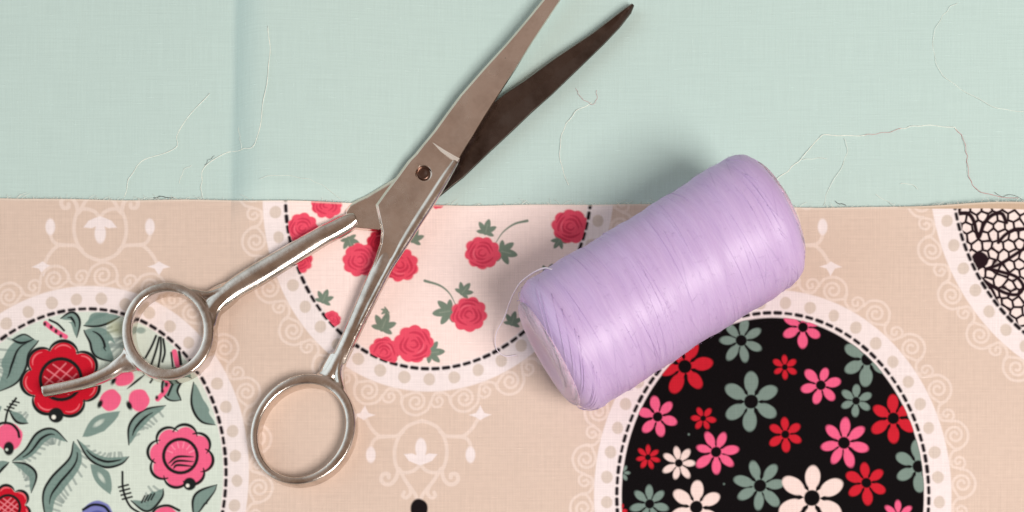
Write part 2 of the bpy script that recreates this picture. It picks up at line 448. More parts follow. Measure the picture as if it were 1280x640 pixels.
for a in ((607, 290, 13, -1.3), (627, 314, 16, .25), (578, 366, 12, -.9), (562, 389, 17, 3.0), (478, 410, 16, -1.2), (537, 441, 15, -.1), (404, 376, 12, -1.2),
          (516, 300, 13, -1.2), (685, 344, 12, -1.2), (640, 404, 12, -1.3), (436, 299, 12, 1.2), (700, 300, 10, 2.2), (483, 388, 6, 2.5), (470, 352, 7, .5)): leaf3(*a)
stroke([(620, 303), (629, 290), (643, 280), (659, 276)], 3.4, LF, taper=3); stroke([(570, 382), (562, 367), (550, 357), (531, 351)], 3.4, LF, taper=3)
rose(475, 303, 17, 2, True)
for i, a in enumerate(((378, 285, 20), (408, 256, 19), (374, 326, 17), (450, 325, 22), (500, 331, 23), (603, 316, 22), (586, 393, 23), (480, 440, 20), (517, 430, 25),
                       (415, 399, 11), (713, 283, 23), (546, 251, 11), (640, 470, 9))): rose(*a, rot=i * 1.3)
CLIP = None
# --- black medallion
CLIP = o_black.clipmask(-6)
G_, P_, R_, W_ = lin((120, 140, 132)), lin((232, 96, 136)), lin((198, 32, 48)), lin((234, 212, 206)); K_ = lin((10, 6, 8))
def daisy(x, y, r, n, rot, colr):
    for k in range(n):
        a = rot + 2 * math.pi * k / n + rng.normal() * .04; rr = r * (1 + rng.normal() * .04)
        pw = min(.27, 1.02 / n * 1.45)
        P = [(x + .16 * rr * math.cos(a), y + .16 * rr * math.sin(a)), (x + .5 * rr * math.cos(a), y + .5 * rr * math.sin(a))]
        stroke(P, rr * pw * .9, colr, smooth=False)
        ell(x + .66 * rr * math.cos(a), y + .66 * rr * math.sin(a), .35 * rr, rr * pw * .95, colr, ang=a, w=.3)
    ell(x, y, .245 * r, .245 * r, K_, w=.3)
for a in ((926.6, 425.5, 28, 7, .4, G_), (856, 458, 34, 6, .95, R_), (822, 521, 25, 6, .3, P_), (879, 523, 15, 6, .1, R_), (939, 502, 36, 6, -1.57, G_), (895, 565, 27, 7, -.2, P_),
          (810, 571.6, 15, 7, .3, R_), (848.6, 579, 21, 7, 0, W_), (950, 607, 32, 7, -.1, G_), (870.5, 634, 33, 6, -1.5, W_), (812, 630, 24, 7, .2, G_), (778, 591, 10, 6, 0, G_), (774, 639, 9, 6, 0, R_),
          (1003.6, 409, 26, 6, .55, P_), (981, 459, 15.5, 6, .5, R_), (1026, 481.6, 25, 6, -.25, P_), (1084, 449, 31, 6, .55, G_), (1070, 501, 20, 6, -1.5, G_), (1116.6, 523, 30, 6, .45, R_),
          (981.7, 543, 21.5, 6, .5, R_), (1055, 553.5, 31, 7, -1.5, P_), (1083, 603.5, 26, 6, .45, R_), (1148, 583, 31, 6, .5, G_), (1015, 622.6, 41, 6, -1.55, W_), (1123, 645, 20, 7, .2, P_),
          (1040, 668, 22, 6, 0, R_), (960, 668, 24, 6, .3, P_), (900, 680, 20, 6, 0, G_), (1090, 690, 28, 7, .2, G_), (840, 690, 26, 6, 0, P_)): daisy(*a)
for _ in range(22):
    x, y = rng.uniform(800, 1130), rng.uniform(680, 840); daisy(x, y, rng.uniform(14, 30), 6, rng.uniform(0, 1), (G_, P_, R_, W_)[rng.integers(4)])
ell(905, 605, 1.2, 1.2, G_, op=.6); ell(861, 543, 1.3, 1.3, G_, op=.7)
CLIP = None
# --- folk flower medallion
CLIP = o_left.clipmask(-1)
LG = lin((108, 134, 128)); LGD = lin((104, 122, 118)); BK = lin((26, 30, 30)); RD = lin((196, 20, 42)); RDL = lin((226, 70, 88)); PK = lin((232, 98, 136)); PKL = lin((245, 150, 175)); BG = lin((206, 218, 208))
def leaf(pts, w, side=1, outline=True, hatch=0, colr=LG, both=False, light=False, mid=False):
    P = np.array(spline(pts, 8)); n = len(P); t = np.gradient(P, axis=0); t /= np.hypot(*t.T)[:, None] + 1e-9
    N = np.stack([-t[:, 1], t[:, 0]], 1) * side; g = np.linspace(0, 1, n)
    wd = w * 1.25 * np.sin(np.pi * np.clip(g, .0, 1)) ** .75
    A = P + N * wd[:, None] * .15; B = P - N * wd[:, None] * .85
    if hatch:
        for i in range(3, n - 3, max(2, n // hatch)):
            b = P[i] - N[i] * wd[i] * .3; e = P[i] - N[i] * (wd[i] + w * .32) + t[i] * w * .35
            stroke([b, e], 3.0, lin((132, 146, 142)), smooth=False, op=.7)
    poly(list(A) + list(B[::-1]), colr, op=.92)
    if light:
        c = P[n // 2] - N[n // 2] * w * .35; ell(c[0], c[1], w * .42, w * .16, BG, ang=math.atan2(t[n // 2][1], t[n // 2][0]), op=.8)
    if outline: stroke(A, 3.3, BK, taper=1, smooth=False)
    if both: stroke(B, 3.0, BK, taper=1, smooth=False)
    if mid: stroke((P - N * wd[:, None] * .42)[n // 6:-n // 6], 3.2, BK, taper=1, smooth=False)
leaf([(48, 426), (33, 440), (28, 458), (18, 476), (-4, 490)], 25, side=-1, both=False, mid=True, hatch=11)
leaf([(15, 424), (27, 427), (42, 424)], 9, side=1); stroke([(17, 424), (30, 418), (42, 424)], 2.1, BK, taper=1)
leaf([(76, 398), (90, 392), (98, 402), (96, 422)], 11, side=-1, mid=True)
leaf([(105, 407), (126, 405), (150, 396)], 12, side=1); leaf([(106, 404), (112, 394), (130, 390)], 8, outline=False, op=.6) if False else None
leaf([(110, 404), (116, 393), (136, 391)], 7, outline=False, side=-1)
leaf([(105, 413), (116, 426), (122, 442), (142, 452)], 24, side=1, mid=True, hatch=9)
ell(149, 410, 12, 9, lin((150, 148, 96)), op=.55, w=2, soft=4)
leaf([(161, 556), (164, 532), (180, 515), (207, 507)], 13, side=-1, mid=True, hatch=8)
leaf([(16, 576), (33, 563), (48, 543), (66, 538), (84, 552)], 12, side=-1, mid=True, hatch=12)
leaf([(16, 578), (33, 582), (44, 594), (39, 616)], 9, side=-1, hatch=7)
leaf([(92, 552), (89, 574), (66, 600), (56, 622), (60, 660)], 17, side=1, mid=True, hatch=14)
leaf([(97, 550), (112, 572), (131, 582), (150, 579), (161, 571)], 10, side=1, mid=True, hatch=9)
leaf([(103, 546), (120, 524), (150, 514)], 17, side=-1, outline=False, light=True); leaf([(113, 580), (122, 600), (138, 618)], 16, side=1, outline=False, light=True)
leaf([(242, 645), (246, 620), (271, 606)], 14, side=-1, both=True); leaf([(164, 626), (184, 637), (200, 622), (204, 611)], 13, side=1, hatch=4)
for k in range(4): stroke([(177 + k * 4, 628 - k * 1.2), (181 + k * 4, 620 - k)], 2.1, BK, smooth=False)
stroke([(153, 590), (154, 612), (162, 632), (176, 642)], 2.9, BK)
for k in range(4): stroke([(148.5 + k * 1.6, 609 + k * 5), (160 + k * 1.6, 606 + k * 5)], 2.4, BK, smooth=False)
leaf([(226, 500), (219, 488), (226, 474), (238, 470)], 17, side=1, both=True, mid=False); leaf([(242, 478), (242, 505), (252, 524), (269, 531)], 15, side=1, mid=False)
stroke([(20, 498), (10, 513), (6, 532)], 2.9, BK)
for k in range(4): stroke([(6 + k * 3.2, 512 - k * 3.6), (14 + k * 3.2, 514 - k * 3.6)], 2.1, BK, smooth=False)
leaf([(12, 514), (22, 526), (35, 529)], 9, side=1, hatch=3); leaf([(-6, 596), (2, 585), (11, 578)], 8, side=1); leaf([(-4, 520), (-1, 513), (2, 508)], 7, side=1, outline=False)
for L in ([(195, 420), (190, 432), (182, 447)], [(199, 422), (195, 438), (189, 456)], [(201, 422), (201, 440), (198, 458)], [(204, 424), (206, 440), (203, 452)]): stroke(L, 3.0, BK)
stroke([(218, 440), (222, 456)], 7, PK, smooth=False); stroke([(224, 440), (226, 455)], 4.0, BK, smooth=False); stroke([(214, 441), (216, 458)], 2.6, BK, smooth=False)
ell(176, 413, 6, 4, LG, op=.7)
stroke([(57, 404), (67, 412), (82, 421)], 6, PK); stroke([(62, 400), (72, 405), (80, 413)], 2.9, BK)
for p in ((56, 405), (64, 409), (70, 414), (76, 420)): ell(*p, 1.9, 2.5, BK)
stroke([(180, 469), (170, 477), (159, 486)], 3.0, BK, taper=1); stroke([(192, 472), (188, 478)], 2.6, BK, smooth=False)
stroke([(197, 499), (206, 489), (211, 478)], 6, PK); stroke([(210, 494), (217, 478), (222, 470)], 2.9, BK)
for p in ((196, 497), (203, 489), (208, 481)): ell(*p, 1.9, 2.5, BK)
def berry(x, y, rx, ry, ang=0): ell(x, y, rx, ry, PK, ang=ang, w=1.2)
berry(156, 473, 13, 9, -.2); ell(142, 476, 2.6, 5.3, BK, ang=.5)
berry(138, 500, 13.5, 13); ell(125, 505, 3, 5.3, BK, ang=.4); berry(173, 500, 13, 14); ell(161.5, 507, 3.2, 5.8, BK, ang=-.4)
def folk(x, y, R, n, base, lite, rot=0, hatch=False, off=(0, 0), seed=None, k=1.0):
    dk = np.asarray(base) * .72
    for i in range(n):
        a = rot + 2 * math.pi * i / n; ell(x + .66 * R * math.cos(a), y + .64 * R * math.sin(a), .37 * R, .36 * R, base, w=.8)
    ell(x, y, .78 * R, .78 * R, base)
    for i in range(n):
        a = rot + 2 * math.pi * i / n; cx, cy = x + .66 * R * math.cos(a) + off[0], y + .64 * R * math.sin(a) + off[1]
        A = [(cx + .40 * R * math.cos(a + t), cy + .38 * R * math.sin(a + t)) for t in np.linspace(-1.35, 1.35, 9)]
        stroke(A, 4.0 * k, BK, taper=1)
        if hatch:
            A = [(cx + .28 * R * math.cos(a + t), cy + .27 * R * math.sin(a + t)) for t in np.linspace(-1.0, .7, 7)]
            stroke(A, 1.8, lite, taper=1, op=.85)
    A = [(x + off[0] + .54 * R * math.cos(t), y + off[1] + .54 * R * math.sin(t)) for t in np.linspace(0, 2 * math.pi, 30)]
    stroke(A, 4.2 * k, BK, smooth=False)
    if hatch:
        ell(x, y, .49 * R, .49 * R, dk)
        for i in (-1, 0, 1):
            for th in (.62, 2.35):
                ux, uy = math.cos(th), math.sin(th); d = i * .2 * R; l = math.sqrt((.44 * R) ** 2 - d * d)
                stroke([(x - uy * d - ux * l, y + ux * d - uy * l), (x - uy * d + ux * l, y + ux * d + uy * l)], 1.5, lin((238, 140, 150)), smooth=False, op=.75)
    if seed:
        ell(seed[0], seed[1], seed[2], seed[2], BK); ell(seed[0] - .3 * seed[2], seed[1] + .25 * seed[2], .27 * seed[2], .27 * seed[2], lin((235, 235, 225)))
folk(76, 474, 47, 7, RD, lin((240, 120, 130)), rot=-.25 - math.pi / 2 + .35, hatch=True, seed=(70, 519, 9.5), k=1.15)
folk(227, 572, 39, 8, PK, PKL, rot=.2, off=(-1.5, -2), seed=(237, 605, 8))
for k in range(3): stroke([(211 + k * 3, 583 + k * 3.2 - 4), (222, 571 + k * 5.2), (242, 571 + k * 6)], 3.2, BK, taper=1)
for k in range(6): a = -2.7 + k * .45; stroke([(226 + 12 * math.cos(a), 571 + 12 * math.sin(a)), (226 + 18 * math.cos(a), 571 + 18 * math.sin(a))], 1.6, PKL, smooth=False, op=.7)
berry(11, 546, 17, 17); stroke([(-6, 535), (2, 529), (14, 530), (22, 538), (24, 546)], 3.4, BK); ell(11, 560.6, 6.5, 8.6, BK); ell(8.5, 562, 1.6, 1.6, BG)
folk(10, 634, 27, 6, RD, lin((240, 120, 130)), rot=.4, hatch=True)
ell(122, 645, 20, 19, lin((120, 124, 186)), w=1); stroke([(104, 637), (116, 631), (130, 633), (138, 642)], 3.4, BK); ell(122, 648, 12, 10, lin((88, 92, 160)))
berry(207, 648, 17, 15); stroke([(188, 645), (196, 635), (210, 632), (224, 638)], 3.4, BK); folk(70, 720, 40, 7, PK, PKL, seed=(70, 755, 8)); folk(180, 740, 44, 7, RD, RDL, hatch=True)
for _ in range(14):
    x, y, a = rng.uniform(-60, 240), rng.uniform(672, 830), rng.uniform(0, 6.3); leaf([(x, y), (x + 12 * math.cos(a), y + 12 * math.sin(a)), (x + 26 * math.cos(a + .6), y + 26 * math.sin(a + .6))], 12, mid=True)
leaf([(-40, 440), (-50, 470), (-40, 500)], 16, mid=True); folk(-45, 560, 34, 7, PK, PKL, seed=(-45, 590, 7))
CLIP = None
# --- black lace medallion: net of cells with thick loops
CLIP = o_lace.clipmask(-3)
s = sub(1188, 245, 1580, 470); NK = lin((34, 18, 24))
x, y = GX[s], GY[s]; sp = 13.6
pts = []
for j in range(-2, 22):
    for i in range(-2, 34): pts.append((1180 + (i + .5 * (j % 2)) * sp + rng.normal() * 2.0, 236 + j * sp * .87 + rng.normal() * 2.0))
d1 = np.full(x.shape, 1e9); d2 = d1.copy()
for px, py in pts:
    d = np.hypot(x - px, y - py); d2 = np.minimum(d2, np.maximum(d, d1)); d1 = np.minimum(d1, d)
paint(s, aa((d2 - d1) / 2 - 1.5, .6), NK)
ell(1224.5, 325, 10.5, 10.5, NK, w=.8)
for L, w in (([(1199, 267), (1210, 267), (1217, 276), (1221, 292), (1224, 296), (1230, 280), (1240, 269), (1252, 267), (1258, 278)], 5), ([(1248, 303), (1256, 294), (1268, 287), (1285, 286)], 4.5),
             ([(1234, 336), (1250, 330), (1266, 320), (1284, 308)], 4.5), ([(1236, 336), (1252, 340), (1270, 346), (1279, 358), (1272, 368), (1256, 366), (1238, 356), (1226, 348)], 4.5),
             ([(1225, 347), (1240, 362), (1248, 382), (1256, 396)], 4), ([(1286, 330), (1310, 300), (1340, 296)], 5), ([(1300, 390), (1330, 350), (1370, 360), (1390, 410)], 5), ([(1390, 270), (1420, 330), (1480, 330)], 5)): stroke(L, w, NK, taper=0)
CLIP = None
o_b1, o_b2, o_b3 = Oval(528, 1000, 0, 1000), Oval(1400, 1000, 0, 1000), Oval(-320, 1000, 0, 1000)
# simple fillings of the medallions that lie beyond the photograph's frame
for o, kind in ((o_far, 0), (o_far2, 1), (o_far3, 1), (o_b1, 1), (o_b2, 1), (o_b3, 1)):
    CLIP = o.clipmask(-6)
    for _ in range(26):
        x, y = o.cx + rng.uniform(-150, 150), o.cy + rng.uniform(-20 if o.cy < 300 else -190, 190)
        if kind == 0: leaf3(x + 20, y - 12, 15, rng.uniform(0, 6)); rose(x, y, 21, rng.uniform(0, 6))
        else: daisy(x, y, rng.uniform(16, 32), 6, rng.uniform(0, 1), (G_, P_, R_)[rng.integers(3)])
    CLIP = None
# where the edge curls over at the right its plain back shows
cw = 8.5 * ss(GX, 1090, 1290); bk = np.clip((cw - V) / 1.2 + .5, 0, 1)[..., None] * (cw > .6)[..., None]
C = C * (1 - bk) + lin((196, 172, 150)) * bk
# raw cut edge: pale selvedge threads
C = C * (1 + .035 * (np.sin(GX / 3.1) * np.sin(GY / 2.7) * .3)[..., None])
sel = np.clip(1 - V / 1.8, 0, 1)[..., None] * .45
C = C * (1 - sel) + lin((232, 222, 208)) * sel

H = print_h(X, np.maximum(Y, 248))
# the rim: first row folds down to the cloth below so the edge has thickness
Xc, Yc, Hc, Cc = (np.vstack([a[:1], a]) for a in (X, Y, H, C))
Hc[0] = np.maximum(mint_h(X[0], Y[0]) + .05e-3, H[0] - .5e-3)
me = grid_mesh('printed_cotton', Xc, Yc, Hc)
at = me.color_attributes.new('print_colour', 'FLOAT_COLOR', 'POINT')
buf = np.ones((Cc.shape[0] * Cc.shape[1], 4), np.float32); buf[:, :3] = Cc.reshape(-1, 3); at.data.foreach_set('color', buf.ravel())
cloth = link_mesh('printed_cotton_cloth', me, M['print'])
tag(cloth, 'beige cotton cloth printed with lace medallions of roses, daisies and folk flowers', 'patterned cloth')

# ------------------------------------------------------------------ scissors
sciss = empty('scissors', T(530, 217, .001)); bpy.context.view_layer.update()
tag(sciss, 'open steel scissors with worn nickel handles lying across both cloths', 'scissors')
def loft(name, st, zt, th, mat, bevel_l=3.0, mid_drop=0.0):
    """st: rows (Lx,Ly,Rx,Ry,chamfer_px,drop_mm) in photo pixels; top face at zt"""
    V = []; F = []; n = 8
    for (lx, ly, rx, ry, ch, dr) in st:
        L = np.array([lx, ly], float); R = np.array([rx, ry], float); w = np.hypot(*(R - L)) + 1e-6; u = (R - L) / w
        bl = min(bevel_l, w * .25); chh = min(ch, w * .4)
        p = [(L, zt - th), (L, zt - .0009), (L + u * bl, zt), ((L + R) / 2, zt - mid_drop), (R - u * chh, zt), (R - u * chh * .50, zt - dr * .72e-3), (R, zt - dr * 1e-3), (R - u * min(1, w * .1), zt - th)]
        V += [T(q[0], q[1], z) for q, z in p]
    for i in range(len(st) - 1):
        for k in range(n): F.append((i * n + k, i * n + (k + 1) % n, (i + 1) * n + (k + 1) % n, (i + 1) * n + k))
    F.append(tuple(range(n))); F.append(tuple((len(st) - 1) * n + k for k in range(n))[::-1])
    mb = MB(); mb.add(V, F); o = link_mesh(name, mb.mesh(name), mat, smooth=False)
    return o
stA = [(729, -53, 731, -51, 1, 1.2), (712, -36, 722, -34, 2, 1.2), (678, 0, 701, 0, 1.6, 1.3), (656, 27, 683, 27, 1.6, 1.3), (633, 54, 665, 54, 1.6, 1.3), (602, 88, 644, 88, 1.6, 1.3), (574, 120, 623, 120, 1.6, 1.3),
       (557, 143, 607, 145, 1.6, 1.3), (541, 165, 594, 167, 1.6, 1.3), (527, 182, 583, 184, 1.6, 1.3), (522, 188, 576, 197, 1.8, 1.3), (519, 192, 574, 202, 4, 1.2), (510, 201, 565.5, 216, 4, 1.2), (494, 223, 554, 234, 4, 1.2), (481, 240, 544, 250, 4, 1.2),
       (469.5, 256, 535, 264.5, 4, 1.2), (473, 272, 525, 280, 4, 1.2), (476.5, 289, 513, 298, 4, 1.2), (475, 304, 504, 312, 4, 1.2), (468, 325, 495, 328, 4, 1.5), (460, 345, 484, 350, 4, 1.8)]
ZA, ZB = .0066, .0040
bladeA = loft('blade', stA, ZA, .0024, M['blade'])
# pivot hole
mb = MB(); c0 = T(529.5, 217, ZA); mb.tube([c0 + Vector((0, 0, -.0017)), c0 + Vector((0, 0, .001))], .0025, seg=40)
cut = link_mesh('cutter', mb.mesh('cutter'), None)
bo = bladeA.modifiers.new('b', 'BOOLEAN'); bo.operation = 'DIFFERENCE'; bo.object = cut; bo.solver = 'EXACT'
bv = bladeA.modifiers.new('v', 'BEVEL'); bv.width = .00018; bv.segments = 2; bv.limit_method = 'ANGLE'; bv.angle_limit = math.radians(22)
apply_mods(bladeA); bpy.data.objects.remove(cut)
stB = [(790, 4, 793, 7, 1, .6), (783, 8, 789, 17, 1.5, .8), (762, 24, 775, 35, 1.5, .9), (740, 41, 755, 56, 1.5, 1), (695, 71, 722, 88, 1.5, 1), (654, 101, 691, 118, 1.5, 1), (631, 116, 665, 141, 1.5, 1), (600, 140, 640, 165, 1.5, 1), (570, 163, 612, 191, 1.5, 1),
       (540, 186, 580, 222, 1.5, 1), (515, 206, 550, 246, 2, 1), (508, 211, 541, 254, 2, 1)]
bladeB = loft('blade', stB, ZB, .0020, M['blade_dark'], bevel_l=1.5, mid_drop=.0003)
bv = bladeB.modifiers.new('v', 'BEVEL'); bv.width = .00015; bv.segments = 2; bv.limit_method = 'ANGLE'; bv.angle_limit = math.radians(25); apply_mods(bladeB)
stP = [(512, 208, 545, 250, 2, 1.2), (496, 221, 525, 266, 2.5, 1.4), (477, 233, 503, 279, 2.5, 1.6), (457, 245, 474, 290, 3, 1.8), (446, 250, 457, 288.5, 3, 1.8), (437, 255, 444, 287, 3, 1.8), (432, 263, 434, 280, 2, 1.8)]
plateB = loft('heel_plate', stP, ZB + .0004, .0022, M['blade'], bevel_l=3)
bv = plateB.modifiers.new('v', 'BEVEL'); bv.width = .0002; bv.segments = 2; bv.limit_method = 'ANGLE'; bv.angle_limit = math.radians(22); apply_mods(plateB)
def par(o, p=sciss):
    o.parent = p; o.matrix_parent_inverse = p.matrix_world.inverted(); return o
par(plateB); tag(par(bladeA), 'satin upper blade with pivot hole'); tag(par(bladeB), 'lower blade with a dark reflection put into its colour')
# ground facet step on the upper blade (small proud lip, its glint put into a paler colour)
mb = MB()
P = [T(541, 178.5, ZA + .00002), T(556, 188, ZA + .00002), T(574.5, 198.5, ZA + .00002), T(571, 202.5, ZA + .00002), T(563, 199, ZA + .00002), T(551, 189.5, ZA + .00002)]
Pt = [p + Vector((0, 0, .00022 if i in (0, 1, 2) else .00001)) for i, p in enumerate(P)]
mb.add(P + Pt, [(0, 1, 2, 3, 4, 5), (6, 7, 8, 9, 10, 11)] + [(i, (i + 1) % 6, 6 + (i + 1) % 6, 6 + i) for i in range(6)])
par(link_mesh('grind_step', mb.mesh('grind_step'), M['step'], smooth=False), bladeA)
bpy.context.view_layer.update()
# screw in its hole
c0 = T(529.5, 217, ZA - .0016)
mb = MB(); N = 28
prof = [(0.0, .0002), (.0010, .0003), (.0016, .00045), (.0020, .0002), (.0021, -.0002)]
V = []; F = []
for r, z in prof:
    for k in range(N): V.append(c0 + Vector((r * math.cos(2 * math.pi * k / N), r * math.sin(2 * math.pi * k / N), z)))
for i in range(len(prof) - 1):
    for k in range(N): F.append((i * N + k, i * N + (k + 1) % N, (i + 1) * N + (k + 1) % N, (i + 1) * N + k))
mb.add(V, F); par(link_mesh('pivot_screw', mb.mesh('pivot_screw'), M['screw']))
# handles: swept shapes fused by a voxel remesh into one cast piece
def supersec(hz, e=.7, flat=1.0):
    def f(a, w):
        c_, s_ = math.cos(a), math.sin(a)
        return (w * math.copysign(abs(c_) ** e, c_), hz * math.copysign(abs(s_) ** e, s_))
    return f
def sweep_px(mb, pts, hz, e=.8, n=8, closed=False):
    """pts: (px, py, width_px, z_mm)"""
    Q = spline(pts, n)
    if closed: Q = Q[:-1]
    P = [T(q[0], q[1], q[3] * 1e-3) for q in Q]; R = [q[2] * S / 2 for q in Q]
    mb.tube(P, R, seg=20, sec=supersec(hz, e), closed=closed, up=(0, 0, 1))
def ring_px(mb, cx, cy, rx, ry, shear, w, z, hz, e=.75, wf=None):
    P = []; R = []
    for k in range(72):
        a = 2 * math.pi * k / 72; x = rx * math.cos(a); y = ry * math.sin(a)
        P.append(T(cx + x + shear * y, cy + y, z * 1e-3)); R.append((wf(a) if wf else w) * S / 2)
    mb.tube(P, R, seg=20, sec=supersec(hz, e), closed=True, up=(0, 0, 1))
def fuse(name, mb, voxel=.00028, it=6):
    o = link_mesh(name, mb.mesh(name), M['handle'])
    r = o.modifiers.new('r', 'REMESH'); r.mode = 'VOXEL'; r.voxel_size = voxel; r.use_smooth_shade = True
    s_ = o.modifiers.new('s', 'SMOOTH'); s_.factor = .6; s_.iterations = it
    apply_mods(o); o.data.polygons.foreach_set('use_smooth', [True] * len(o.data.polygons)); 
    if not o.data.materials: o.data.materials.append(M['handle'])
    return par(o)
mb = MB()
sweep_px(mb, [(489, 298, 22, 3.6), (486, 312, 25, 4.3), (479, 333, 26, 4.8), (468, 355, 24.5, 4.8), (447, 401, 21.5, 4.4), (431, 436, 20, 4.0), (417, 463, 20, 3.8), (406, 480, 20, 3.6)], .0021, e=.95)
sweep_px(mb, [(570, 202, 9, 6.0), (555.5, 224, 12, 6.2), (538.5, 251, 13, 6.2), (521, 278, 13, 6.2), (505, 304, 12, 6.1), (496, 320, 10, 6.0), (484, 341, 8, 6.0), (462, 383, 9, 5.7), (440, 428, 8, 5.0), (430, 455, 6, 4.4)], .0011, e=1.0)
sweep_px(mb, [(431, 440, 12, 4.2), (424, 466, 10, 4.0), (428, 488, 10, 3.9), (438, 515, 8, 3.8)], .0019, e=.9)
for q in ([(424, 446, 24, 4.0), (414, 466, 26, 3.8), (408, 480, 24, 3.6), (406, 486, 14, 3.5)], [(420, 462, 20, 3.8), (424, 484, 16, 3.6), (430, 500, 10, 3.4)], [(410, 466, 14, 3.8), (392, 477, 12, 3.6), (372, 480, 8, 3.5)]): sweep_px(mb, q, .0014, e=.9)
ring_px(mb, 380, 540, 59.5, 63.5, -.13, 10, 3.3, .0028, e=.42, wf=lambda a: 12 + 2.0 * math.sin(-a) ** 3 + 1.5 * math.cos(a))
hA = fuse('handle', mb)
tag(hA, 'front handle with the larger oval finger loop')
mb = MB()
sweep_px(mb, [(446, 274, 16, 3.4), (437, 278, 22, 3.5), (418, 288, 24, 3.6), (400, 297, 25, 3.7), (360, 321, 27, 3.8), (320, 345, 28, 3.8), (294, 361, 26, 3.8), (273, 378, 24, 3.8), (262, 392, 18, 3.8)], .0021, e=.95)
sweep_px(mb, [(290, 360, 12, 3.8), (262, 370, 12, 3.8), (240, 366, 10, 3.8)], .0019, e=.9)
sweep_px(mb, [(285, 374, 12, 3.8), (271, 390, 12, 3.8), (266, 412, 10, 3.8)], .0019, e=.9)
for q in ([(290, 364, 28, 3.3), (276, 373, 33, 3.2), (264, 381, 32, 3.1), (252, 384, 10, 3.1)], [(172, 440, 12, 3.6), (166, 450, 26, 3.6), (160, 454, 24, 3.7), (148, 458, 18, 3.7)], [(283, 372, 20, 3.6), (268, 378, 22, 3.5), (252, 380, 14, 3.4)], [(276, 382, 16, 3.6), (264, 392, 14, 3.4), (262, 404, 10, 3.3)], [(276, 370, 14, 3.6), (256, 372, 14, 3.5), (240, 368, 10, 3.3)]): sweep_px(mb, q, .0016, e=.9)
ring_px(mb, 212.5, 416.5, 51, 54.5, 0.0, 9, 3.3, .0028, e=.42, wf=lambda a: 12 + 3.0 * max(0, math.cos(a - .6)) + 3 * max(0, math.cos(a - 2.4)) ** 3)
sweep_px(mb, [(186, 464, 12, 3.6), (168, 452, 20, 3.6), (152, 456, 20, 3.7), (137, 466, 17, 3.8), (115, 476, 15.5, 4.0), (92, 482.5, 15, 4.2), (70, 487, 15, 4.3), (54, 490, 14, 4.4)], .0018, e=.8)
sweep_px(mb, [(160, 430, 9, 3.6), (158, 444, 12, 3.6), (146, 456, 12, 3.7)], .0018, e=.9)
hB = fuse('handle', mb)
tag(hB, 'rear handle with a round finger loop and a curved finger rest')
bpy.context.view_layer.update()

# ------------------------------------------------------------------ spool of lilac thread
R0, R1 = .0208, .0202
ZR = .0214
pl = T(687, 443, ZR); pr = T(966, 268.5, ZR); ax = (pr - pl); Ls = ax.length; axn = ax.normalized()
spool = empty('thread_spool', (pl + pr) / 2); spool.rotation_euler = (0, 0, math.atan2(axn.y, axn.x)); bpy.context.view_layer.update()
tag(spool, 'large spool of lilac sewing thread lying on its side', 'thread spool')
def lathe(prof, N=180, wobble=0.0):
    V = []; F = []
    for i, (x, r) in enumerate(prof):
        for k in range(N):
            a = 2 * math.pi * k / N
            rr = r + wobble * (math.sin(3 * a + x * 210) + .6 * math.sin(5 * a - x * 330)) if r > .01 else r
            V.append((x, rr * math.cos(a), rr * math.sin(a)))
    for i in range(len(prof) - 1):
        for k in range(N): F.append((i * N + k, i * N + (k + 1) % N, (i + 1) * N + (k + 1) % N, (i + 1) * N + k))
    return V, F
h = Ls / 2
def rad(x):
    g = (x + h) / (2 * h); r = R0 + (R1 - R0) * g
    r += .00014 * math.sin(g * 9.0) + .00016 * math.sin(g * 31 + 1) + .00006 * math.sin(g * 97)
    return r
prof = [(-h + .0012, .0085), (-h + .0010, .0100), (-h + .0008, .0130), (-h + .0002, .0155), (-h + .0004, .0166), (-h + .0009, .0180), (-h + .0018, .0192), (-h + .0032, .0201)]
prof += [(x, rad(x)) for x in np.linspace(-h + .005, h - .0045, 150)]
prof += [(h - .0028, .0198), (h - .0012, .0190), (h - .0002, .0175), (h + .0004, .0150), (h + .0006, .0100), (h + .0002, .0085)]
mb = MB(); mb.add(*lathe(prof, wobble=.00005))
def strand(x0, a0, da, dx, r_, lift=-.00002, bow=0.0):
    n = max(10, int(abs(da) * 14)); P = []
    for k in range(n + 1):
        g = k / n; a = a0 + da * g; x = x0 + dx * g + bow * math.sin(math.pi * g)
        x = max(-h + .004, min(h - .004, x)); rr = rad(x) + lift + (0.00003 if 0 < k < n else -.0001)
        P.append(Vector((x, rr * math.cos(a), rr * math.sin(a))))
    mb.tube(P, r_, seg=5)
for k in range(46):   # strands of the winding that lie proud of it, crossing both ways
    x0 = random.uniform(-h + .004, h - .004); s_ = random.choice((-1, 1))
    strand(x0, random.uniform(0, 6.28), random.uniform(1.2, 3.6), s_ * random.uniform(.0006, .0034), random.uniform(.00003, .00006), bow=random.uniform(-.0008, .0008))
for k in range(34):    # strands turning over the two shoulders
    a0 = random.uniform(0, 6.28); sg, e = ((-1, -h), (1, h))[k % 2]; P = []
    for g in np.linspace(0, 1, 14):
        x = e - sg * (.0065 * (1 - g) ** 1.2) - sg * .0003 ; rr = rad(e - sg * .006) + .00006 - .0032 * g ** 2.2; a = a0 + 1.1 * g
        P.append(Vector((x + sg * .0004 * g, rr * math.cos(a), rr * math.sin(a))))
    mb.tube(P, .00008, seg=5)
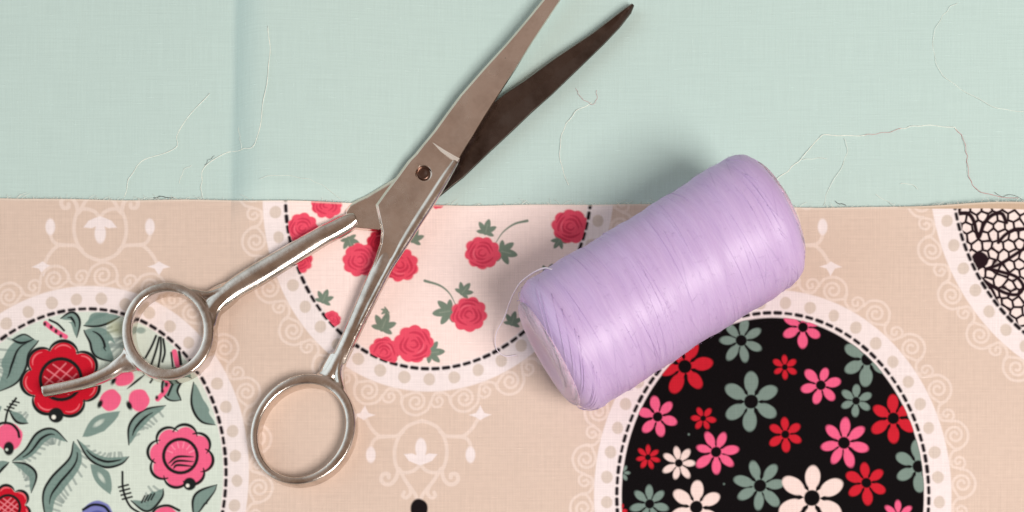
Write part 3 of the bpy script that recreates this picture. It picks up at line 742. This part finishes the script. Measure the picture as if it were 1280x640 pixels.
for k in range(900):   # lint standing off the surface
    x = random.uniform(-h + .003, h - .003); a = random.uniform(0, 6.28); l = random.uniform(.0006, .0022); P = []
    b1, b2 = random.uniform(-1, 1), random.uniform(-1, 1)
    for g in np.linspace(0, 1, 6):
        rr = rad(x) + .00002 + .0005 * math.sin(g * 2.2) * random.uniform(.5, 1); P.append(Vector((x + b1 * l * g + .0003 * math.sin(5 * g), rr * math.cos(a + b2 * l * g * 45), rr * math.sin(a + b2 * l * g * 45))))
    mb.tube(P, .000018, seg=3)
def local(o, p):
    o.parent = p; return o
mx = mb; mb = MB()
for k in range(9):  # darker strands standing in for the shadows between windings
    x0 = -h + .006 + (2 * h - .012) * (k + random.uniform(.1, .9)) / 9; s_ = random.choice((-1, 1))
    strand(x0, random.uniform(-.6, .6), random.uniform(2.6, 3.6), s_ * random.uniform(.001, .006), random.uniform(.00004, .00007), lift=-.00003, bow=random.uniform(-.001, .001))
local(link_mesh('winding_shade_strands', mb.mesh('winding_shade_strands'), M['lilac_dark']), spool); mb = mx
wnd = local(link_mesh('thread_winding', mb.mesh('thread_winding'), M['winding']), spool)
for e, sg, rr_ in ((-h, -1, .0167), (h, 1, .0168)):      # milky rounded end caps
    mb = MB(); pf = [(e - sg * .0010, rr_ * .99)] + [(e + sg * (.0018 * math.sin(t)), rr_ - .0046 * (1 - math.cos(t))) for t in np.linspace(0, math.pi / 2, 12)] + [(e + sg * .0017, rr_ * .62), (e + sg * .0006, rr_ * .52), (e - sg * .0004, rr_ * .3), (e - sg * .0004, .0001)]
    V, F = lathe(pf, 120); mb.add(V, F)
    for k in range(70):
        a0 = random.uniform(0, 6.28); tw = random.uniform(.3, 1.6); P = [Vector((e + sg * .0018 * math.sin(g * 1.5), (rr_ + .00004 - .0046 * (1 - math.cos(g * 1.5))) * math.cos(a0 + tw * g), (rr_ + .00004 - .0046 * (1 - math.cos(g * 1.5))) * math.sin(a0 + tw * g))) for g in np.linspace(0, random.uniform(.4, 1), 9)]
        mb.tube(P, .00007, seg=4)
    local(link_mesh('end_cap', mb.mesh('end_cap'), M['flange']), spool)
# the loose end of the thread
mb = MB()
P = spline([T(690, 337, .034), T(682, 335, .031), T(672, 338, .028), T(662, 344, .024), T(650, 354, .019), T(640, 371, .013), T(633, 390, .008), T(628, 402, .005)], 8)
mb.tube([Vector(p) for p in P], .00024, seg=6)
mb.tube([Vector(p) + Vector((.00016 * math.sin(i * 1.1), .00016 * math.cos(i * 1.1), .0001)) for i, p in enumerate(P)], .00012, seg=5)
P2 = spline([T(628, 402, .005), T(622, 412, .0035), T(619, 424, .0022), T(621, 437, .0015), T(631, 445, .0013), T(646, 444, .0014)], 8)
mb.tube([Vector(p) for p in P2], .00015, seg=6)
tail = link_mesh('thread_end', mb.mesh('thread_end'), M['lilac_thread']); tail.parent = spool; tail.matrix_parent_inverse = spool.matrix_world.inverted()
tag(tail, 'loose thread end arching off the spool')

# ------------------------------------------------------------------ loose ravelled threads
def loose(pts, r, mat, label, n=10, wig=.6):
    r = r * .7
    Q = spline(pts, n); mb = MB(); P = []
    ph = random.uniform(0, 6)
    for i, q in enumerate(Q):
        x = q[0] + wig * math.sin(i * .7 + ph); y = q[1] + wig * math.cos(i * .53 + ph)
        rr0 = r; z = (float(print_h(x, max(y, 248))) + .0001 if y > float(edge_y(x)) - 1 else float(mint_h(x, y))) + r * .8 + .00024 * (1 + math.sin(i * .31 + ph))
        P.append(T(x, y, z))
    mb.tube(P, r, seg=5)
    if r > .00006:      # the untwisted second ply
        mb.tube([p + Vector((r * 1.2 * math.sin(i * .9), r * 1.2 * math.cos(i * .9), r * .3)) for i, p in enumerate(P)], r * .6, seg=4)
    o = link_mesh('loose_thread', mb.mesh('loose_thread'), mat)
    o.data.transform(Matrix.Translation(-P[0])); o.location = P[0]
    tag(o, label, 'loose thread', 'ravelled threads lying on the cloths'); return o
Wt, Pt_ = M['white_thread'], M['pink_thread']
loose([(156, 246), (162, 223), (179, 201), (219, 185), (224, 162), (262, 116)], .00009, Wt, 'pale thread curving up from the print edge left of the crease')
loose([(252, 246), (252, 227), (257, 207), (284, 191), (303, 187), (320, 177), (329, 130), (337, 73), (335, 32)], .00010, Wt, 'long white thread crossing the crease and running up beside it')
loose([(298, 160), (300, 173), (302, 187)], .00007, Wt, 'short white thread end sticking up on the crease')
loose([(224, 230), (229, 214), (240, 206)], .00007, Wt, 'short faint thread just left of the long crease thread')
loose([(324, 223), (345, 219), (369, 221), (388, 225), (405, 233), (426, 249)], .00006, Wt, 'fine thread arching over the print edge left of the scissors pivot')
loose([(740, 129), (722, 138), (708, 155), (701, 175), (701, 203), (710, 231)], .00010, Wt, 'white thread hanging in a bow right of the dark blade')
loose([(720, 110), (724, 119), (733, 127), (742, 130), (746, 122), (745, 112)], .00007, Pt_, 'tiny pinkish curl of thread beside the dark blade')
loose([(967, 228), (985, 213), (1001, 199), (1017, 180), (1030, 169), (1058, 170), (1082, 169)], .00011, Wt, 'white thread rising from the right end of the spool')
loose([(1080, 169), (1095, 167), (1112, 165), (1127, 160)], .00008, Pt_, 'short pink thread between the two white arches right of the spool')
loose([(1125, 161), (1142, 158), (1160, 157), (1190, 159), (1196, 162)], .00010, Wt, 'white thread at the top of the arch on the right')
loose([(1194, 161), (1203, 171), (1208, 190), (1209, 203), (1212, 222), (1220, 236), (1240, 244), (1272, 248)], .00009, Pt_, 'pink thread dropping from the arch to the print edge at right')
loose([(1055, 172), (1059, 187), (1052, 209), (1036, 236), (1029, 258)], .00008, Wt, 'pale thread bending down to the print edge right of the spool')
loose([(1003, 200), (1018, 198), (1034, 198)], .00008, Wt, 'short straight white thread near the right end of the spool')
loose([(1197, 3), (1186, 11), (1176, 24), (1167, 44), (1168, 70), (1178, 93), (1201, 111), (1237, 131), (1262, 138), (1295, 139)], .00007, Wt, 'faint white thread in a wide curve in the top right corner')
loose([(1125, 230), (1138, 230), (1147, 236)], .00008, Wt, 'tiny white thread above the print edge right of the spool')
loose([(1094, 243), (1104, 249), (1115, 255)], .00007, Wt, 'small slanting white thread on the print edge right of the spool')
loose([(1243, 241), (1255, 246), (1262, 243), (1280, 250)], .00008, M['dark_thread'], 'dark fluffy thread at the print edge by the right border')
loose([(192, 247), (204, 246), (217, 248)], .00011, M['dark_thread'], 'short black thread on the print edge above the folk flowers')
loose([(256, 206), (261, 200), (268, 195)], .00007, M['dark_thread'], 'short dark thread beside the crease')
loose([(1044, 252), (1050, 255), (1058, 256)], .00010, M['dark_thread'], 'short black thread on the print edge right of the spool')
# frayed yarn ends of the cut edge belong to the printed cloth
mb = MB()
for k in range(520):
    x = random.uniform(-60, 1340); y = float(edge_y(x)); l = random.uniform(1.5, 6) if random.random() < .85 else random.uniform(6, 12); d = random.uniform(-1.6, 1.6)
    zb = float(print_h(x, 260)) - .0002
    P = [T(x, y + 2, zb), T(x + d * l * .4, y - l * .4, zb), T(x + d * l, y - l * .75, max(float(mint_h(x, y)) + .0001, zb - .0003))]
    mb.tube([Vector(p) for p in spline(P, 4)], .00004, seg=4)
fr = link_mesh('frayed_edge', mb.mesh('frayed_edge'), Wt, parent=None); fr.parent = cloth
